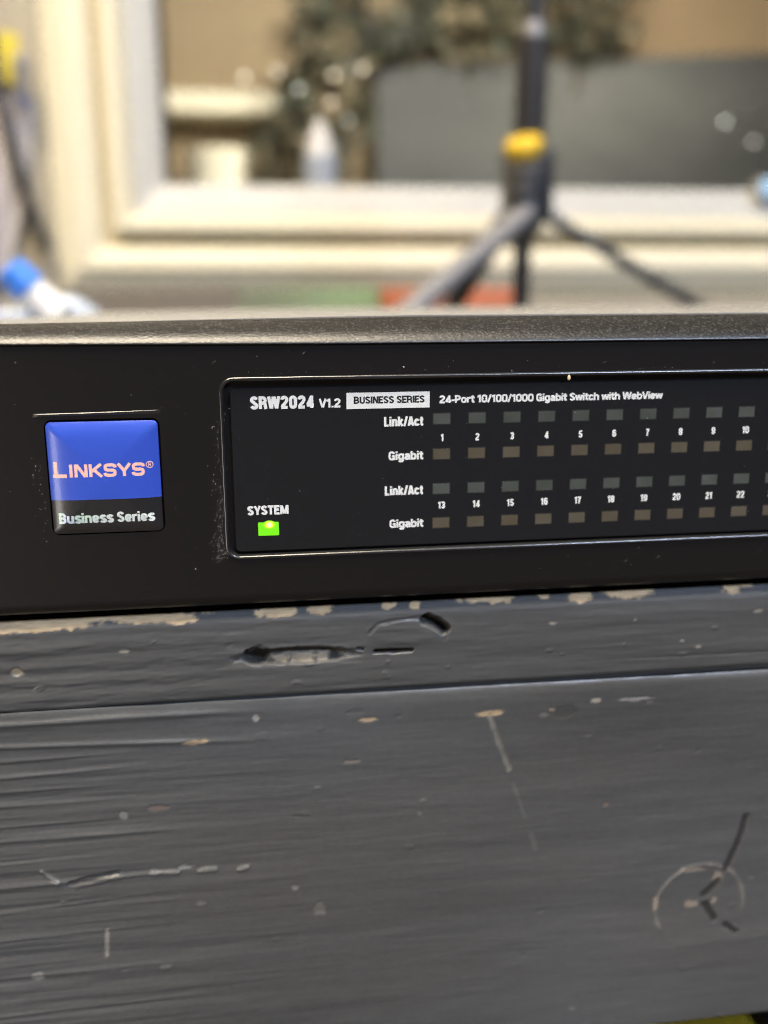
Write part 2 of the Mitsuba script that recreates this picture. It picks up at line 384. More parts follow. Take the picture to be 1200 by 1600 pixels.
# outdoors, seen through the pane
put("garden_ground", box(-4, 6, 1.14, 6.0, -0.42, -0.4), "soil", kind="structure", label="dark ground outside the window")
put("garden_wall", box(-2.5, 0.98, 2.78, 2.9, -0.4, 2.4), "garden_plaster", label="tan plaster garden wall seen through the left of the pane", cat="wall")
put("garden_wall_001", box(0.984, 5.0, 2.80, 2.92, -0.4, 2.4), "garden_clay", label="brown clay coloured garden wall at the upper right beyond the pane", cat="wall")
put("shelf_ledge", soft_box(-0.42, 0.168, 2.62, 2.778, 0.556, 0.612, 0.008), "ledge_cream", 40, label="long cream ledge on the tan wall outside the window", cat="ledge")
put("planter", lathe((-0.055, 2.6, -0.4), (-0.055, 2.6, 0.452), [(0, 0.07), (0.4, 0.075), (0.85, 0.088), (0.97, 0.098), (1.0, 0.094), (0.995, 0.08)], 28), "ledge_cream", 40,
    label="pale rounded pot under the cream ledge outside the window", cat="pot")
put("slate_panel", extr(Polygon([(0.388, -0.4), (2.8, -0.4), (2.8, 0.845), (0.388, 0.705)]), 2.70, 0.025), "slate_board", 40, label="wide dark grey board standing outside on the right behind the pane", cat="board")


def crown(centre, radii, n, size, cols, seed):
    r = np.random.default_rng(seed)
    d = r.normal(size=(n, 3)); d /= np.linalg.norm(d, axis=1, keepdims=True)
    rad = r.uniform(0.25, 1.0, n) ** 0.6
    c = np.asarray(centre) + d * rad[:, None] * np.asarray(radii)
    keep = meshkit.noise(c * 9, seed) > 0.36
    c = c[keep]; n = len(c)
    u = r.normal(size=(n, 3)); u /= np.linalg.norm(u, axis=1, keepdims=True)
    w = np.cross(u, r.normal(size=(n, 3))); w /= np.linalg.norm(w, axis=1, keepdims=True)
    L = size * r.uniform(0.6, 1.3, n)[:, None]
    W = L * 0.42
    nn = np.cross(u, w)
    v = np.stack([c - u * L / 2, c + w * W / 2 + nn * L * 0.06, c + u * L / 2, c - w * W / 2 + nn * L * 0.06], 1).reshape(-1, 3)
    i = np.arange(n) * 4
    f = np.vstack([np.stack([i, i + 1, i + 2], 1), np.stack([i, i + 2, i + 3], 1)])
    k = r.integers(0, len(cols), n)
    col = np.asarray(cols)[k] * r.uniform(0.35, 0.95, (n, 1))
    return trimesh.Trimesh(v, f, process=False), np.repeat(col, 4, 0)


GREEN = [(0.09, 0.105, 0.075), (0.115, 0.13, 0.10), (0.16, 0.165, 0.125), (0.085, 0.09, 0.085)]
TAN = [(0.34, 0.29, 0.19), (0.26, 0.23, 0.15), (0.14, 0.15, 0.11), (0.40, 0.35, 0.24)]
SHRUBS = [
    ((0.225, 2.45, 0.55), (0.125, 0.12, 0.24), 560, 0.065, GREEN + TAN, "dark green shrub behind the small bottle outside the window"),
    ((0.36, 2.62, 0.87), (0.22, 0.08, 0.17), 700, 0.07, GREEN, "dark leafy shrub left of the stand pole, above the grey board"),
    ((0.66, 2.64, 0.88), (0.20, 0.07, 0.17), 600, 0.07, GREEN[:2] + TAN, "tan and green shrub just left of the stand pole outside"),
    ((0.98, 2.63, 0.90), (0.19, 0.08, 0.18), 600, 0.07, GREEN[:3] + TAN[:2], "olive shrub just right of the stand pole outside"),
    ((0.07, 2.5, 0.42), (0.06, 0.06, 0.11), 160, 0.05, TAN[:3] + GREEN[:3], "low tan green plant beside the pale pot outside"),
]
for i, (c, rad, n, s, cols, lab) in enumerate(SHRUBS):
    k = num("shrub", i)
    m, col = crown(c, rad, n, s, cols, 40 + i)
    tag(k, lab, "shrub")
    put(k + "__crown", m, "leaf", False, color=col)
    put(k + "__trunk", tube([[c[0], 2.752 if c[0] > 0.3 else c[1], -0.4], [c[0] + 0.01, 2.752 if c[0] > 0.3 else c[1], 0.5], [c[0] - 0.01, c[1], c[2]]], [0.014, 0.011, 0.005], 8), "bark", 60)

GLINTS = [(0.012, 0.578, 5.0, (1.0, 0.92, 0.72), "leftmost added leaf glint, just above the cream ledge"),
          (0.092, 0.594, 3.2, (1.0, 0.95, 0.8), "added leaf glint second from the left above the cream ledge"),
          (0.142, 0.556, 4.6, (0.95, 1.0, 0.85), "added leaf glint at the right end of the cream ledge"),
          (0.228, 0.588, 6.5, (1.0, 0.85, 0.6), "warm added leaf glint above the small bottle"),
          (0.300, 0.606, 6.5, (1.0, 0.88, 0.62), "warm added leaf glint at the upper left corner of the grey board"),
          (0.222, 0.528, 5.0, (1.0, 0.85, 0.62), "added leaf glint right above the bottle tip"),
          (0.262, 0.484, 2.6, (0.85, 0.95, 0.8), "faint added leaf glint right of the bottle"),
          (1.252, 0.503, 4.2, (0.95, 1.0, 0.92), "round glint ball added on the right of the grey board"),
          (1.335, 0.455, 2.4, (1.0, 0.95, 0.92), "faint glint ball added lowest on the grey board")]
for i, (x, z, e, c, lab) in enumerate(GLINTS):  # tiny glowing balls added to imitate bright glints off glossy leaves
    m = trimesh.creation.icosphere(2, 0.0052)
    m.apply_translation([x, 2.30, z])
    put(num("added_glint", i), m, "lamp_white", True, label=lab, cat="glint", group="added glint balls in the garden",
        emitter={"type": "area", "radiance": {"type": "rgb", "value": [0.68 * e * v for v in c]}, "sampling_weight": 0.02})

tag("bottle", "small white bottle with a pointed nozzle standing on the outer window sill", "bottle")
put("bottle__body", lathe((0.0945, 1.075, 0.160), (0.0945, 1.075, 0.222), [(0, 0.019), (0.03, 0.0215), (0.9, 0.0215), (1.0, 0.019)], 28), "plastic_pale", 40)
put("bottle__nozzle", lathe((0.0945, 1.075, 0.2222), (0.0945, 1.075, 0.266), [(0, 0.0195), (0.15, 0.0185), (0.5, 0.014), (0.85, 0.007), (1.0, 0.0035)], 28), "plastic_white", 40)
put("window_sill", box(-0.30, 1.30, 1.024, 1.20, 0.140, 0.1595), "upvc_white", label="white outer window sill under the pane", cat="sill")

# ------------------------------------------------------------------ workbench
NXf = np.unique(np.concatenate([np.linspace(-320, -64, 60), np.arange(-64, 112, 0.24), np.linspace(112, 420, 70)]))


def fb(X, Z, sx, sz, seed, octv=4):
    return meshkit.fbm(np.stack([X * sx, Z * sz, np.zeros_like(X) + seed * 3.7], -1), octv, seed)


def blob(X, Z, cx, cz, rx, rz, seed, rag=0.5, freq=0.9):
    """1 inside a ragged patch, 0 outside, soft edge."""
    d = np.sqrt(((X - cx) / rx) ** 2 + ((Z - cz) / rz) ** 2)
    d = d + rag * (fb(X, Z, freq, freq * 1.4, seed, 3) - 0.5) * 2
    m = np.clip((1.0 - d) / 0.42 + 0.5, 0, 1)
    return m * m * (3 - 2 * m)


def seg(X, Z, pts, w, seed, rag=0.5):
    """1 along a scratched polyline."""
    best = np.full(X.shape, 9e9)
    for (x0, z0), (x1, z1) in zip(pts[:-1], pts[1:]):
        dx, dz = x1 - x0, z1 - z0
        t = np.clip(((X - x0) * dx + (Z - z0) * dz) / (dx * dx + dz * dz), 0, 1)
        best = np.minimum(best, np.hypot(X - x0 - t * dx, Z - z0 - t * dz))
    ww = w * (1 + rag * (fb(X, Z, 0.7, 0.7, seed, 3) - 0.5) * 2)
    m = np.clip((ww - best) / (0.9 * w) + 0.5, 0, 1)
    return m * m * (3 - 2 * m)


PAINT = np.array([0.057, 0.0575, 0.0575])
WOOD = np.array([0.46, 0.335, 0.195])
WOODPALE = np.array([0.42, 0.37, 0.29])
DARKWOOD = np.array([0.02, 0.017, 0.014])


def over(col, mask, c):
    return col * (1 - mask[..., None]) + np.asarray(c) * mask[..., None]


def paint_base(X, Z, seed):
    v = 0.34 + 0.62 * fb(X, Z, 0.016, 0.03, seed + 9, 2) + 0.36 * fb(X, Z, 0.03, 0.35, seed, 4) + 0.26 * fb(X, Z, 0.14, 2.6, seed + 1, 2) + 0.16 * fb(X, Z, 1.6, 2.4, seed + 2, 2)
    cool = fb(X, Z, 0.02, 0.05, seed + 5, 2)[..., None]
    return PAINT * v[..., None] * (1 + (cool - 0.5) * np.array([-0.10, 0.0, 0.12]))


# edge board
Zf = np.concatenate([np.array([0.0, -0.02, -0.08, -0.2, -0.4]), np.arange(-0.6, -13.4, -0.2), np.array([-13.5, -13.65, -13.8, -13.9, -14.0, -14.05])])
X, Z = np.meshgrid(NXf, Zf, indexing="ij")
left = np.clip((30 - X) / 70, 0, 1)
Y = 0.9 + 0.9 * np.exp(-(-Z) / 0.5) * 1.6 + 0.25 * np.clip((Z + 3.5) / 3.5, 0, 1)
rel = (fb(X, Z, 0.05, 0.5, 11, 4) - 0.5) * 0.32 + (fb(X, Z, 0.25, 1.3, 12, 3) - 0.5) * (0.06 + 0.28 * left)
rel += 0.08 * np.sin(Z * 2.3 + 2.5 * fb(X, Z, 0.03, 0.1, 13, 3) * 3) * left
Y = Y - rel
Y = Y + 0.3 * np.clip((-Z - 13.4) / 0.6, 0, 1) ** 2                      # lower arris
Y = Y + 0.1 * np.exp(-((Z + 11.4 + 0.01 * (X - 60)) / 0.22) ** 2) * np.clip((X - 52) / 15, 0, 1)
col = paint_base(X, Z, 3)
CHIPS = [(a, b - 0.25, c, d * 0.72, e) for a, b, c, d, e in [(-33, -0.3, 9.5, 1.25, 21), (-17.5, -0.2, 4.2, 0.8, 22), (-11.8, -0.5, 2.4, 0.95, 23), (3.0, -0.1, 3.2, 1.15, 24), (9.3, -0.1, 1.9, 0.8, 25),
         (20.5, -0.2, 1.2, 0.5, 33), (24.5, -0.3, 1.0, 0.8, 26), (36.5, 0.2, 4.6, 0.85, 27), (46.0, 0.3, 1.0, 0.6, 34), (51.8, -0.1, 1.9, 1.15, 28), (60.5, 0.2, 4.2, 1.15, 29), (78.5, -0.3, 1.4, 1.1, 30), (81, 0.3, 1.6, 0.5, 31), (-28, 0.1, 16, 0.5, 32)]]
for cx, cz, rx, rz, s in CHIPS:
    m = blob(X, Z, cx, cz, rx, rz, s, 0.75, 1.1)
    Y = Y + 0.08 * m
    tone = (0.6 + 0.75 * fb(X, Z, 0.5, 2.0, s + 50, 3))[..., None]
    col = col * (1 - m[..., None]) + WOOD * tone * m[..., None]
# the long gouge with bare wood in it
env = blob(X, Z, 5.6, -7.55, 8.9, 1.25, 41, 0.22, 0.7)
env *= (1 - 0.75 * seg(X, Z, [(4.2, -9), (4.4, -7.9)], 0.28, 42)) * (1 - 0.75 * seg(X, Z, [(8.6, -9), (8.5, -7.9)], 0.3, 43))
Y = Y + 1.1 * env
col = over(col, env, DARKWOOD)
wd = env * blob(X, Z, 7.2, -7.95, 6.6, 0.85, 44, 0.45, 0.7)
wd *= np.clip((fb(X, Z, 0.35, 0.2, 45, 2) - 0.34) * 7, 0, 1)
col = over(col, wd, WOODPALE * 0.5)
Y = Y - 0.55 * wd
hole = blob(X, Z, -0.6, -7.3, 1.8, 1.4, 46, 0.4)
Y = Y + 1.0 * hole; col = over(col, hole, DARKWOOD * 0.7)
# the dent with a black hole, and the thin slits
ring = seg(X, Z, [(17.2, -4.4), (18.5, -3.0), (22, -2.5), (26, -2.3), (29.3, -4.2), (29.4, -6.2)], 0.28, 47)
Y = Y + 0.15 * ring; col = over(col, 0.3 * ring, DARKWOOD)
h2 = seg(X, Z, [(26.4, -2.7), (27.9, -3.3), (29.2, -4.4)], 0.75, 48, 0.5)
Y = Y + 1.5 * h2; col = over(col, h2, DARKWOOD * 0.4)
h3 = seg(X, Z, [(18.2, -7.55), (23.9, -7.75)], 0.28, 49, 0.9)
Y = Y + 0.9 * h3; col = over(col, h3, DARKWOOD)
h4 = seg(X, Z, [(15.2, -7.0), (16.0, -7.1)], 0.25, 50, 0.9)
Y = Y + 0.5 * h4; col = over(col, h4, DARKWOOD)
pad = blob(X, Z, 23, -4.6, 5.8, 2.0, 51, 0.2)
Y = Y - 0.1 * pad
r2 = np.random.default_rng(3)
for k in range(22):
    cx, cz, rr_, s = r2.uniform(-45, 90), r2.uniform(-13, -2.5), r2.uniform(0.15, 0.42), 60 + k
    m = blob(X, Z, cx, cz, rr_ * r2.uniform(1, 2.6), rr_, s, 0.3, 1.5)
    sign = r2.choice([-1, 1], p=[0.7, 0.3])
    Y = Y + sign * 0.1 * m
    if r2.random() < 0.3:
        col = over(col, m * 0.7, (0.22, 0.2, 0.17))
m = blob(X, Z, -36.5, -7.6, 0.9, 0.7, 131, 0.3)
Y = Y + 0.3 * m; col = over(col, m * 0.8, (0.3, 0.24, 0.16))
tag("workbench", "bench of dark grey painted wood with chipped edges under the switch", "workbench")
P = np.stack([X, Y, Z], -1) * MM
put("workbench__edge_board", grid_mesh(P[:, ::-1]), "bench_paint", True, color=np.clip(col[:, ::-1], 0.003, 1).reshape(-1, 3), label="upper board edge with a gouge and chipped paint")

# apron board below it
Zf = np.concatenate([np.array([-14.06, -14.1, -14.18, -14.28, -14.4, -14.55]), np.arange(-14.75, -83.2, -0.26), np.array([-83.4, -83.6, -83.8, -83.9])])
X, Z = np.meshgrid(NXf, Zf, indexing="ij")
drop = 0.0105 * (X + 40)                                                   # the joint runs a little downhill to the right
dz = np.clip(-14.1 - Z, 0, None)
left = np.clip((22 - X) / 60, 0, 1)
worn = fb(X, Z, 0.12, 0.02, 77, 3)
Y = 0.45 + 0.5 * (0.35 + 1.1 * worn) * np.exp(-dz / (0.35 + 0.8 * worn))
rel = (fb(X, Z, 0.018, 0.12, 71, 4) - 0.5) * 0.55 + (fb(X, Z, 0.045, 1.1, 72, 3) - 0.5) * (0.05 + 0.34 * left ** 1.5)
rel += (fb(X, Z, 0.22, 0.4, 73, 2) - 0.5) * 0.05
wv = fb(X, Z, 0.02, 0.03, 74, 2) * 6
rel += 0.05 * np.sin(Z * 1.3 + wv) * left ** 0.8 * (0.4 + fb(X, Z, 0.03, 0.2, 75, 2))
for z0, x1, h, w, tilt in ((-15.9, -6, 0.34, 0.42, 0.0), (-19.5, -8, 0.34, 0.36, -0.035), (-22.0, -26, 0.14, 0.25, 0.02), (-24.6, -22, 0.18, 0.25, 0.03), (-27.0, -28, 0.14, 0.22, 0.0), (-29.5, -24, 0.18, 0.28, 0.0), (-33.0, -26, 0.15, 0.25, 0.01), (-35.5, -20, 0.18, 0.3, 0.0), (-39.5, -26, 0.14, 0.25, 0.02), (-43.6, -14, 0.2, 0.3, 0.02), (-48, -22, 0.14, 0.25, 0.06), (-53, -20, 0.12, 0.25, 0.02), (-60, -16, 0.12, 0.3, 0.0), (-67, -14, 0.12, 0.3, 0.01)):
    rel += h * np.exp(-((Z - z0 - tilt * (X + 40) - 0.5 * (fb(X, Z, 0.05, 0.01, 76, 2) - 0.5)) / w) ** 2) * np.clip((x1 - X) / 14 + 0.5, 0, 1)
Y = Y - rel
Y = Y + 1.8 * np.clip((-Z - 83.2) / 0.7, 0, 1) ** 2
col = paint_base(X, Z, 8)
LOW = [(37.0, -18.8, 2.3, 0.55, 81, WOOD, 1.0), (16.8, -18.6, 1.6, 0.35, 82, WOOD, 0.8), (-10.5, -20.55, 1.9, 0.4, 83, WOOD, 0.9), (-1.1, -17.2, 0.45, 0.6, 84, (0.35, 0.33, 0.3), 0.8),
       (55, -17.6, 0.9, 0.4, 85, (0.4, 0.36, 0.3), 0.7), (62, -17.8, 3.2, 0.3, 86, (0.3, 0.29, 0.28), 0.7), (47.5, -18.8, 0.5, 0.3, 87, (0.35, 0.28, 0.2), 0.8),
       (-13.3, -42.4, 1.2, 0.35, 88, (0.3, 0.3, 0.29), 0.6), (57.6, -37, 0.6, 0.5, 89, (0.16, 0.11, 0.08), 0.6), (8.3, -52.3, 0.9, 1.3, 90, (0.16, 0.15, 0.13), 0.6), (-37.8, -60, 1.0, 0.8, 91, (0.25, 0.24, 0.22), 0.6),
       (49.5, -19.4, 2.4, 1.1, 92, (0.035, 0.035, 0.033), 0.7), (4.2, -48, 0.6, 0.5, 93, (0.25, 0.24, 0.22), 0.6), (-22.3, -32.4, 0.7, 0.7, 94, (0.25, 0.25, 0.24), 0.6), (14.1, -25.8, 1.4, 0.3, 95, (0.25, 0.2, 0.17), 0.5), (-17, -31.5, 1.6, 0.5, 96, (0.2, 0.12, 0.1), 0.5)]
for cx, cz, rx, rz, s, c, a in LOW:
    m = blob(X, Z, cx, cz, rx, rz, s, 0.5, 1.1)
    Y = Y + 0.08 * m
    col = over(col, m * a * 0.7, c)
sc = seg(X, Z, [(36.9, -19.4), (38.6, -24.5), (40.4, -29.2)], 0.42, 97, 0.6)
Y = Y + 0.12 * sc; col = over(col, 0.5 * sc * np.clip(fb(X, Z, 0.4, 0.5, 98, 2) * 1.6, 0.3, 1), (0.24, 0.23, 0.19))
sc = seg(X, Z, [(41.2, -32), (43.4, -38.5)], 0.3, 99, 0.8) + seg(X, Z, [(44.6, -42), (45.4, -44.6)], 0.45, 100, 0.5)
col = over(col, 0.14 * np.clip(sc, 0, 1), (0.2, 0.195, 0.18))
sc = seg(X, Z, [(-26.4, -52.6), (-26.75, -57.4)], 0.3, 101, 0.5)
Y = Y + 0.15 * sc; col = over(col, 0.6 * sc, (0.26, 0.24, 0.2))
# the splintered groove on the left
g = seg(X, Z, [(-31.4, -43.7), (-27, -43.0), (-24, -42.5)], 0.34, 102, 0.9)
Y = Y + 0.35 * g; col = over(col, 0.45 * g, DARKWOOD)
g = seg(X, Z, [(-30.4, -44.3), (-27, -43.8), (-23.6, -43.2)], 0.3, 103, 0.9)
Y = Y - 0.12 * g
for a, b in (((-18.4, -43.0), (-14.5, -43.3)), ((-11, -43.3), (-8.6, -43.2)), ((-4.6, -43.6), (-3.4, -43.4)), ((-35.5, -41.2), (-33.4, -43.3))):
    g = seg(X, Z, [a, b], 0.35, 104, 0.9); Y = Y - 0.22 * g; col = over(col, 0.4 * g, (0.2, 0.195, 0.18))
# the worn ring and the pencil-like marks
d = np.hypot(X - 76.2, Z + 58.9) + 0.4 * (fb(X, Z, 0.4, 0.4, 105, 3) - 0.5)
ringm = np.exp(-((d - 8.3) / 0.36) ** 2)
ang = np.degrees(np.arctan2(Z + 58.9, X - 76.2))
vis = np.clip((ang + 20) / 30, 0, 1) * np.clip((205 - np.where(ang < -90, ang + 360, ang)) / 30, 0, 1) + np.where((ang < -150), 0.8, 0.0)
vis = np.clip(vis, 0, 1) * np.clip(0.25 + 1.3 * fb(X, Z, 0.5, 0.5, 106, 3) ** 1.6 - 0.1, 0, 1)
Y = Y - 0.16 * ringm * np.clip(vis + 0.2, 0, 1)
col = over(col, np.clip(ringm * vis * 0.6, 0, 1), (0.22, 0.2, 0.175))
for cx, cz, rx, rz, s in ((74.2, -51.3, 2.4, 0.5, 107), (79.3, -53.6, 0.9, 1.4, 108), (74.5, -58.4, 1.4, 0.7, 109), (78.9, -58.2, 0.6, 0.6, 110), (67.9, -57.6, 0.5, 1.6, 111)):
    mk = blob(X, Z, cx, cz, rx, rz, s, 0.6, 1.2); col = over(col, 0.55 * mk, (0.3, 0.24, 0.18)); Y = Y + 0.06 * mk
for pts, w, s in (([(83.6, -41.8), (82.9, -45.2), (81.9, -48.6), (80.6, -51.8)], 0.62, 112), ([(79.4, -54.4), (76.9, -56.9)], 0.7, 113), ([(77.2, -58.9), (79.2, -61.9)], 0.6, 114), ([(81.5, -63.4), (83.6, -65.2)], 0.55, 115)):
    mk = seg(X, Z, pts, w, s, 0.5)
    Y = Y + 0.22 * mk; col = over(col, 0.9 * mk, (0.018, 0.017, 0.017))
r2 = np.random.default_rng(5)
for k in range(40):
    cx, cz, q, s = r2.uniform(-55, 105), r2.uniform(-82, -15.5), r2.uniform(0.15, 0.5), 140 + k
    m = blob(X, Z, cx, cz, q * r2.uniform(1, 3.5), q, s, 0.4, 1.3)
    Y = Y - r2.choice([-1, 1], p=[0.4, 0.6]) * 0.07 * m
    if r2.random() < 0.3:
        col = over(col, m * 0.3, (0.18, 0.17, 0.155))
P = np.stack([X, Y, Z - drop * np.clip((Z + 83) / 69, 0, 1) * 0.6], -1) * MM
put("workbench__apron_board", grid_mesh(P[:, ::-1]), "bench_paint", True, color=np.clip(col[:, ::-1], 0.003, 1).reshape(-1, 3), label="lower board with scratches and a worn ring on the right")
put("workbench__top", box(-0.5, 0.75, 0.0041, 0.93, -0.013, -0.0001), "bench_top_paint")
put("workbench__joint", box(-0.32, 0.42, 0.0016, 0.0044, -0.0148, -0.0134), "bench_top_paint")
put("workbench__apron_core", box(-0.32, 0.42, 0.0045, 0.02, -0.0836, -0.0138), "bench_top_paint")
put("workbench__lower_shelf", box(-0.5, 0.75, 0.03, 0.9, -0.30, -0.28), "bench_top_paint")
for i, (x, y) in enumerate(((-0.48, 0.05), (0.73, 0.05), (-0.48, 0.88), (0.73, 0.88))):
    put(num("workbench__leg", i), box(x - 0.02, x + 0.02, y - 0.02, y + 0.02, -0.82, -0.0135), "bench_top_paint")
put("floor", box(-3, 3, -3, 0.97, -0.86, -0.82), "soil", kind="structure", label="dark floor of the room")

tag("tool_case", "yellow tool case with a black end on the shelf under the bench", "case")
put("tool_case__body", soft_box(-0.06, 0.1268, 0.05, 0.2, -0.28, -0.1395, 0.004), "case_yellow", 40)
put("tool_case__end_cap", soft_box(0.127, 0.20, 0.048, 0.202, -0.28, -0.1375, 0.004), "case_black", 40)

# ------------------------------------------------------------------ the network switch
SW = "network_switch"
tag(SW, "black rack network switch with a blue badge and a lit green system light", "network switch")
SX0, SX1 = -53.0, 387.0
BADGE = (-29.38, -13.24, 13.57, 30.52)
PANEL = (-4.05, 98.0, 9.35, 35.5)


def ringpoly(b, r, o=0.0):
    return Polygon(rr((b[0] + b[1]) / 2, (b[2] + b[3]) / 2, (b[1] - b[0]) / 2 + o, (b[3] - b[2]) / 2 + o, max(r + o, 0.05)))


face = Polygon([(SX0, 3.2), (SX1, 3.2), (SX1, 40.55), (12, 40.55), (-34, 40.85), (SX0, 40.95)]).difference(ringpoly(BADGE, 1.2)).difference(ringpoly(PANEL, 1.6))
face = affinity.scale(face, MM, MM, origin=(0, 0))
parts = [extr(face, 0.0, 0.0018)]
# bottom rounding
t = np.linspace(0, math.pi / 2, 10)
xs = np.linspace(SX0, SX1, 12)
prof = np.vstack([np.stack([2.0 - 2.0 * np.cos(t), 3.2 - 2.0 * np.sin(t)], 1), [[12, 1.2]]])
parts.append(grid_mesh(np.array([[[x, y, z] for y, z in prof] for x in xs]) * MM))
# fine lip round the badge pocket, the ridge above it, and the pocket's floor
parts.append(ring_sweep(*BADGE, 1.2, [(0.12, 0.004), (0.06, 0.0), (0.0, 0.06), (-0.02, 0.5), (-0.02, 0.9)]))
xs_r = np.linspace(-30.7, -13.0, 40)
taper = np.clip((xs_r + 30.7) / 0.4, 0, 1) * np.clip((-13.0 - xs_r) / 10.0, 0, 1) ** 0.5
ridge = grid_mesh(np.array([[[x, 0.004 - 0.24 * h * math.sin(a), 31.25 + 0.012 * (x + 22) + 0.24 * math.cos(a)] for a in np.linspace(0, math.pi, 12)] for x, h in zip(xs_r, taper)]) * MM)
parts.append(extr(affinity.scale(ringpoly(BADGE, 1.2, 0.3), MM, MM, origin=(0, 0)), 0.0008, 0.0008))
# bead round the label panel, moat
bead = [(0.62 - 0.3 * (1 - math.cos(a)), -0.34 * math.sin(a)) for a in np.linspace(0, math.pi, 12)]
rim = ring_sweep(*PANEL, 1.6, [(0.64, 0.004)] + bead + [(0.0, 0.05), (-0.12, 0.6), (-0.12, 1.0)])
parts.append(extr(affinity.scale(ringpoly(PANEL, 1.6, 0.3), MM, MM, origin=(0, 0)), 0.0009, 0.0008))
put(SW + "__housing", cat(parts), "housing_black", 40)
put(SW + "__badge_ridge", ridge, "bead_gloss", 40, label="thin shiny ridge above the badge")
put(SW + "__panel_rim", rim, "bead_gloss", 40, label="shiny raised rim round the label panel")


def warp(x):
    return -0.9 * np.clip((26 - x) / 60, 0, 2) ** 1.25


# grained top roll of the bezel
t = np.radians(np.linspace(18, 61, 28))
RA, RB = 12.6, 6.25
cy, cz = -0.40 + RA * math.cos(t[0]), 40.86 - RB * math.sin(t[0])
prof = [(1.2, 40.5), (0.0, 40.62), (-0.34, 40.66), (-0.41, 40.76)] + [(cy - RA * math.cos(a), cz + RB * math.sin(a)) for a in t] + [(12.5, cz + RB * math.sin(t[-1]) + 0.02)]
xs = np.linspace(SX0, SX1, 160)
PR = []
for x in xs:
    k = 1 + warp(x) / 3.5                                   # the bezel gets lower towards its left end
    up = 0.32 * np.clip((12 - x) / 46, 0, 1.5)
    PR.append([[x, -0.4 + (y + 0.4) * (k if z > 40.8 and y < 12 else 1), 40.8 + up + (z - 40.8) * (k if z > 40.8 else 1)] for y, z in prof])
PR = np.array(PR)
put(SW + "__top_bezel", grid_mesh(PR * MM), "housing_grain", 40, label="grained rounded top edge of the front bezel")
# metal lid
xs = np.concatenate([np.linspace(SX0 + 0.5, 30, 30), np.linspace(34, SX1 - 0.5, 30)])
ys = [6.0, 6.05, 6.2, 6.7, 40, 90, 150, 203, 204]
zo = [-1.1, -0.12, -0.03, 0, 0.02, 0.04, 0.06, 0.06, -40]
LG = np.array([[[x, y, 44.72 + dz + warp(x) * (1.0 if dz > -10 else 0)] for y, dz in zip(ys, zo)] for x in xs])
left_side = np.array([[[SX0 + 0.5, y, z] for z in (44.72 + warp(SX0 + 0.5) + 0.05, 2.0)] for y in (4.8, 203.5)])
right_side = np.array([[[SX1 - 0.5, y, z] for z in (44.75, 2.0)] for y in (4.8, 203.5)])
put(SW + "__lid", cat([grid_mesh(LG * MM), grid_mesh(left_side * MM), grid_mesh(right_side * MM)]), "lid_metal", 30, label="flat pale grey metal lid")
put(SW + "__base_plate", box(SX0 * MM + 0.001, SX1 * MM - 0.001, 0.012, 0.2035, 0.0012, 0.0022), "housing_black")
for i, (x, y) in enumerate(((-40, 22), (374, 22), (-40, 190), (374, 190))):
    put(num(SW + "__foot", i), lathe((x * MM, y * MM, 0.0), (x * MM, y * MM, 0.0012), [(0, 0.007), (1, 0.008)]), "rubber", 40)

# badge: domed resin, print on it
bx = (-21.36, 21.92)
BA, BB = 7.82, 8.2
OFF = [0, 0.06, 0.16, 0.32, 0.55, 0.85, 1.2, 1.65, 2.2, 2.9, 3.8, 5.0, 6.4, 7.6]


def dome(d):
    return 0.05 + 0.72 * (1 - np.exp(-np.asarray(d) / 1.35)) + 0.03 * np.minimum(np.asarray(d), 6)


rows = [np.stack([(q := rr(bx[0], bx[1], BA, BB, 0.75, 8, 10))[:, 0], np.full(len(q), 0.7), q[:, 1]], 1)]
for o in OFF:
    q = rr(bx[0], bx[1], BA - o, BB - o, max(0.75 - o * 0.11, 0.06) if o < 6 else 0.1, 8, 10)
    rows.append(np.stack([q[:, 0], np.full(len(q), 0.15 - dome(o)), q[:, 1]], 1))
BM = grid_mesh(np.array(rows) * MM, closed_v=True)
n = len(rows[-1])
v = np.vstack([BM.vertices, [[bx[0] * MM, (0.15 - dome(7.8)) * MM, bx[1] * MM]]])
i = np.arange(n)
f = np.vstack([BM.faces, np.stack([(len(rows) - 1) * n + i, (len(rows) - 1) * n + (i + 1) % n, np.full(n, len(v) - 1)], 1)])
put(SW + "__badge", trimesh.Trimesh(v, f, process=False), "badge_resin", True, label="domed badge, blue above and black below")


def on_badge(poly, lift=0.03):
    m = extr(poly, 0.0, 0.00003)
    m = m.subdivide_to_size(0.0006)
    vv = m.vertices.copy()
    d = np.minimum(BA - np.abs(vv[:, 0] / MM - bx[0]), BB - np.abs(vv[:, 2] / MM - bx[1]))
    vv[:, 1] += (0.15 - dome(np.clip(d, 0, 8)) - lift) * MM
    return trimesh.Trimesh(vv, m.faces, process=False)


link = shapely.union_all([fit_text("L", -28.6, -26.7, 22.2, 2.28, 0.11), fit_text("INK$Y$", -26.2, -15.6, 22.22, 1.86, 0.118, 0.11)])
put(SW + "__badge__lettering", on_badge(link), "badge_peach", label="peach capital letters on the blue half of the badge")
put(SW + "__badge__lettering_001", on_badge(shapely.union_all([
    affinity.scale(shapely.Point(-14.95, 23.75).buffer(0.52).difference(shapely.Point(-14.95, 23.75).buffer(0.42)), MM, MM, origin=(0, 0)),
    fit_text("R", -15.16, -14.74, 23.46, 0.58, 0.08)])), "badge_peach", label="tiny circled letter R beside the peach letters")
put(SW + "__badge__lettering_002", on_badge(fit_text("Business Series", -28.25, -14.6, 15.4, 1.52, 0.118)), "badge_foil", label="silver words on the black half of the badge")

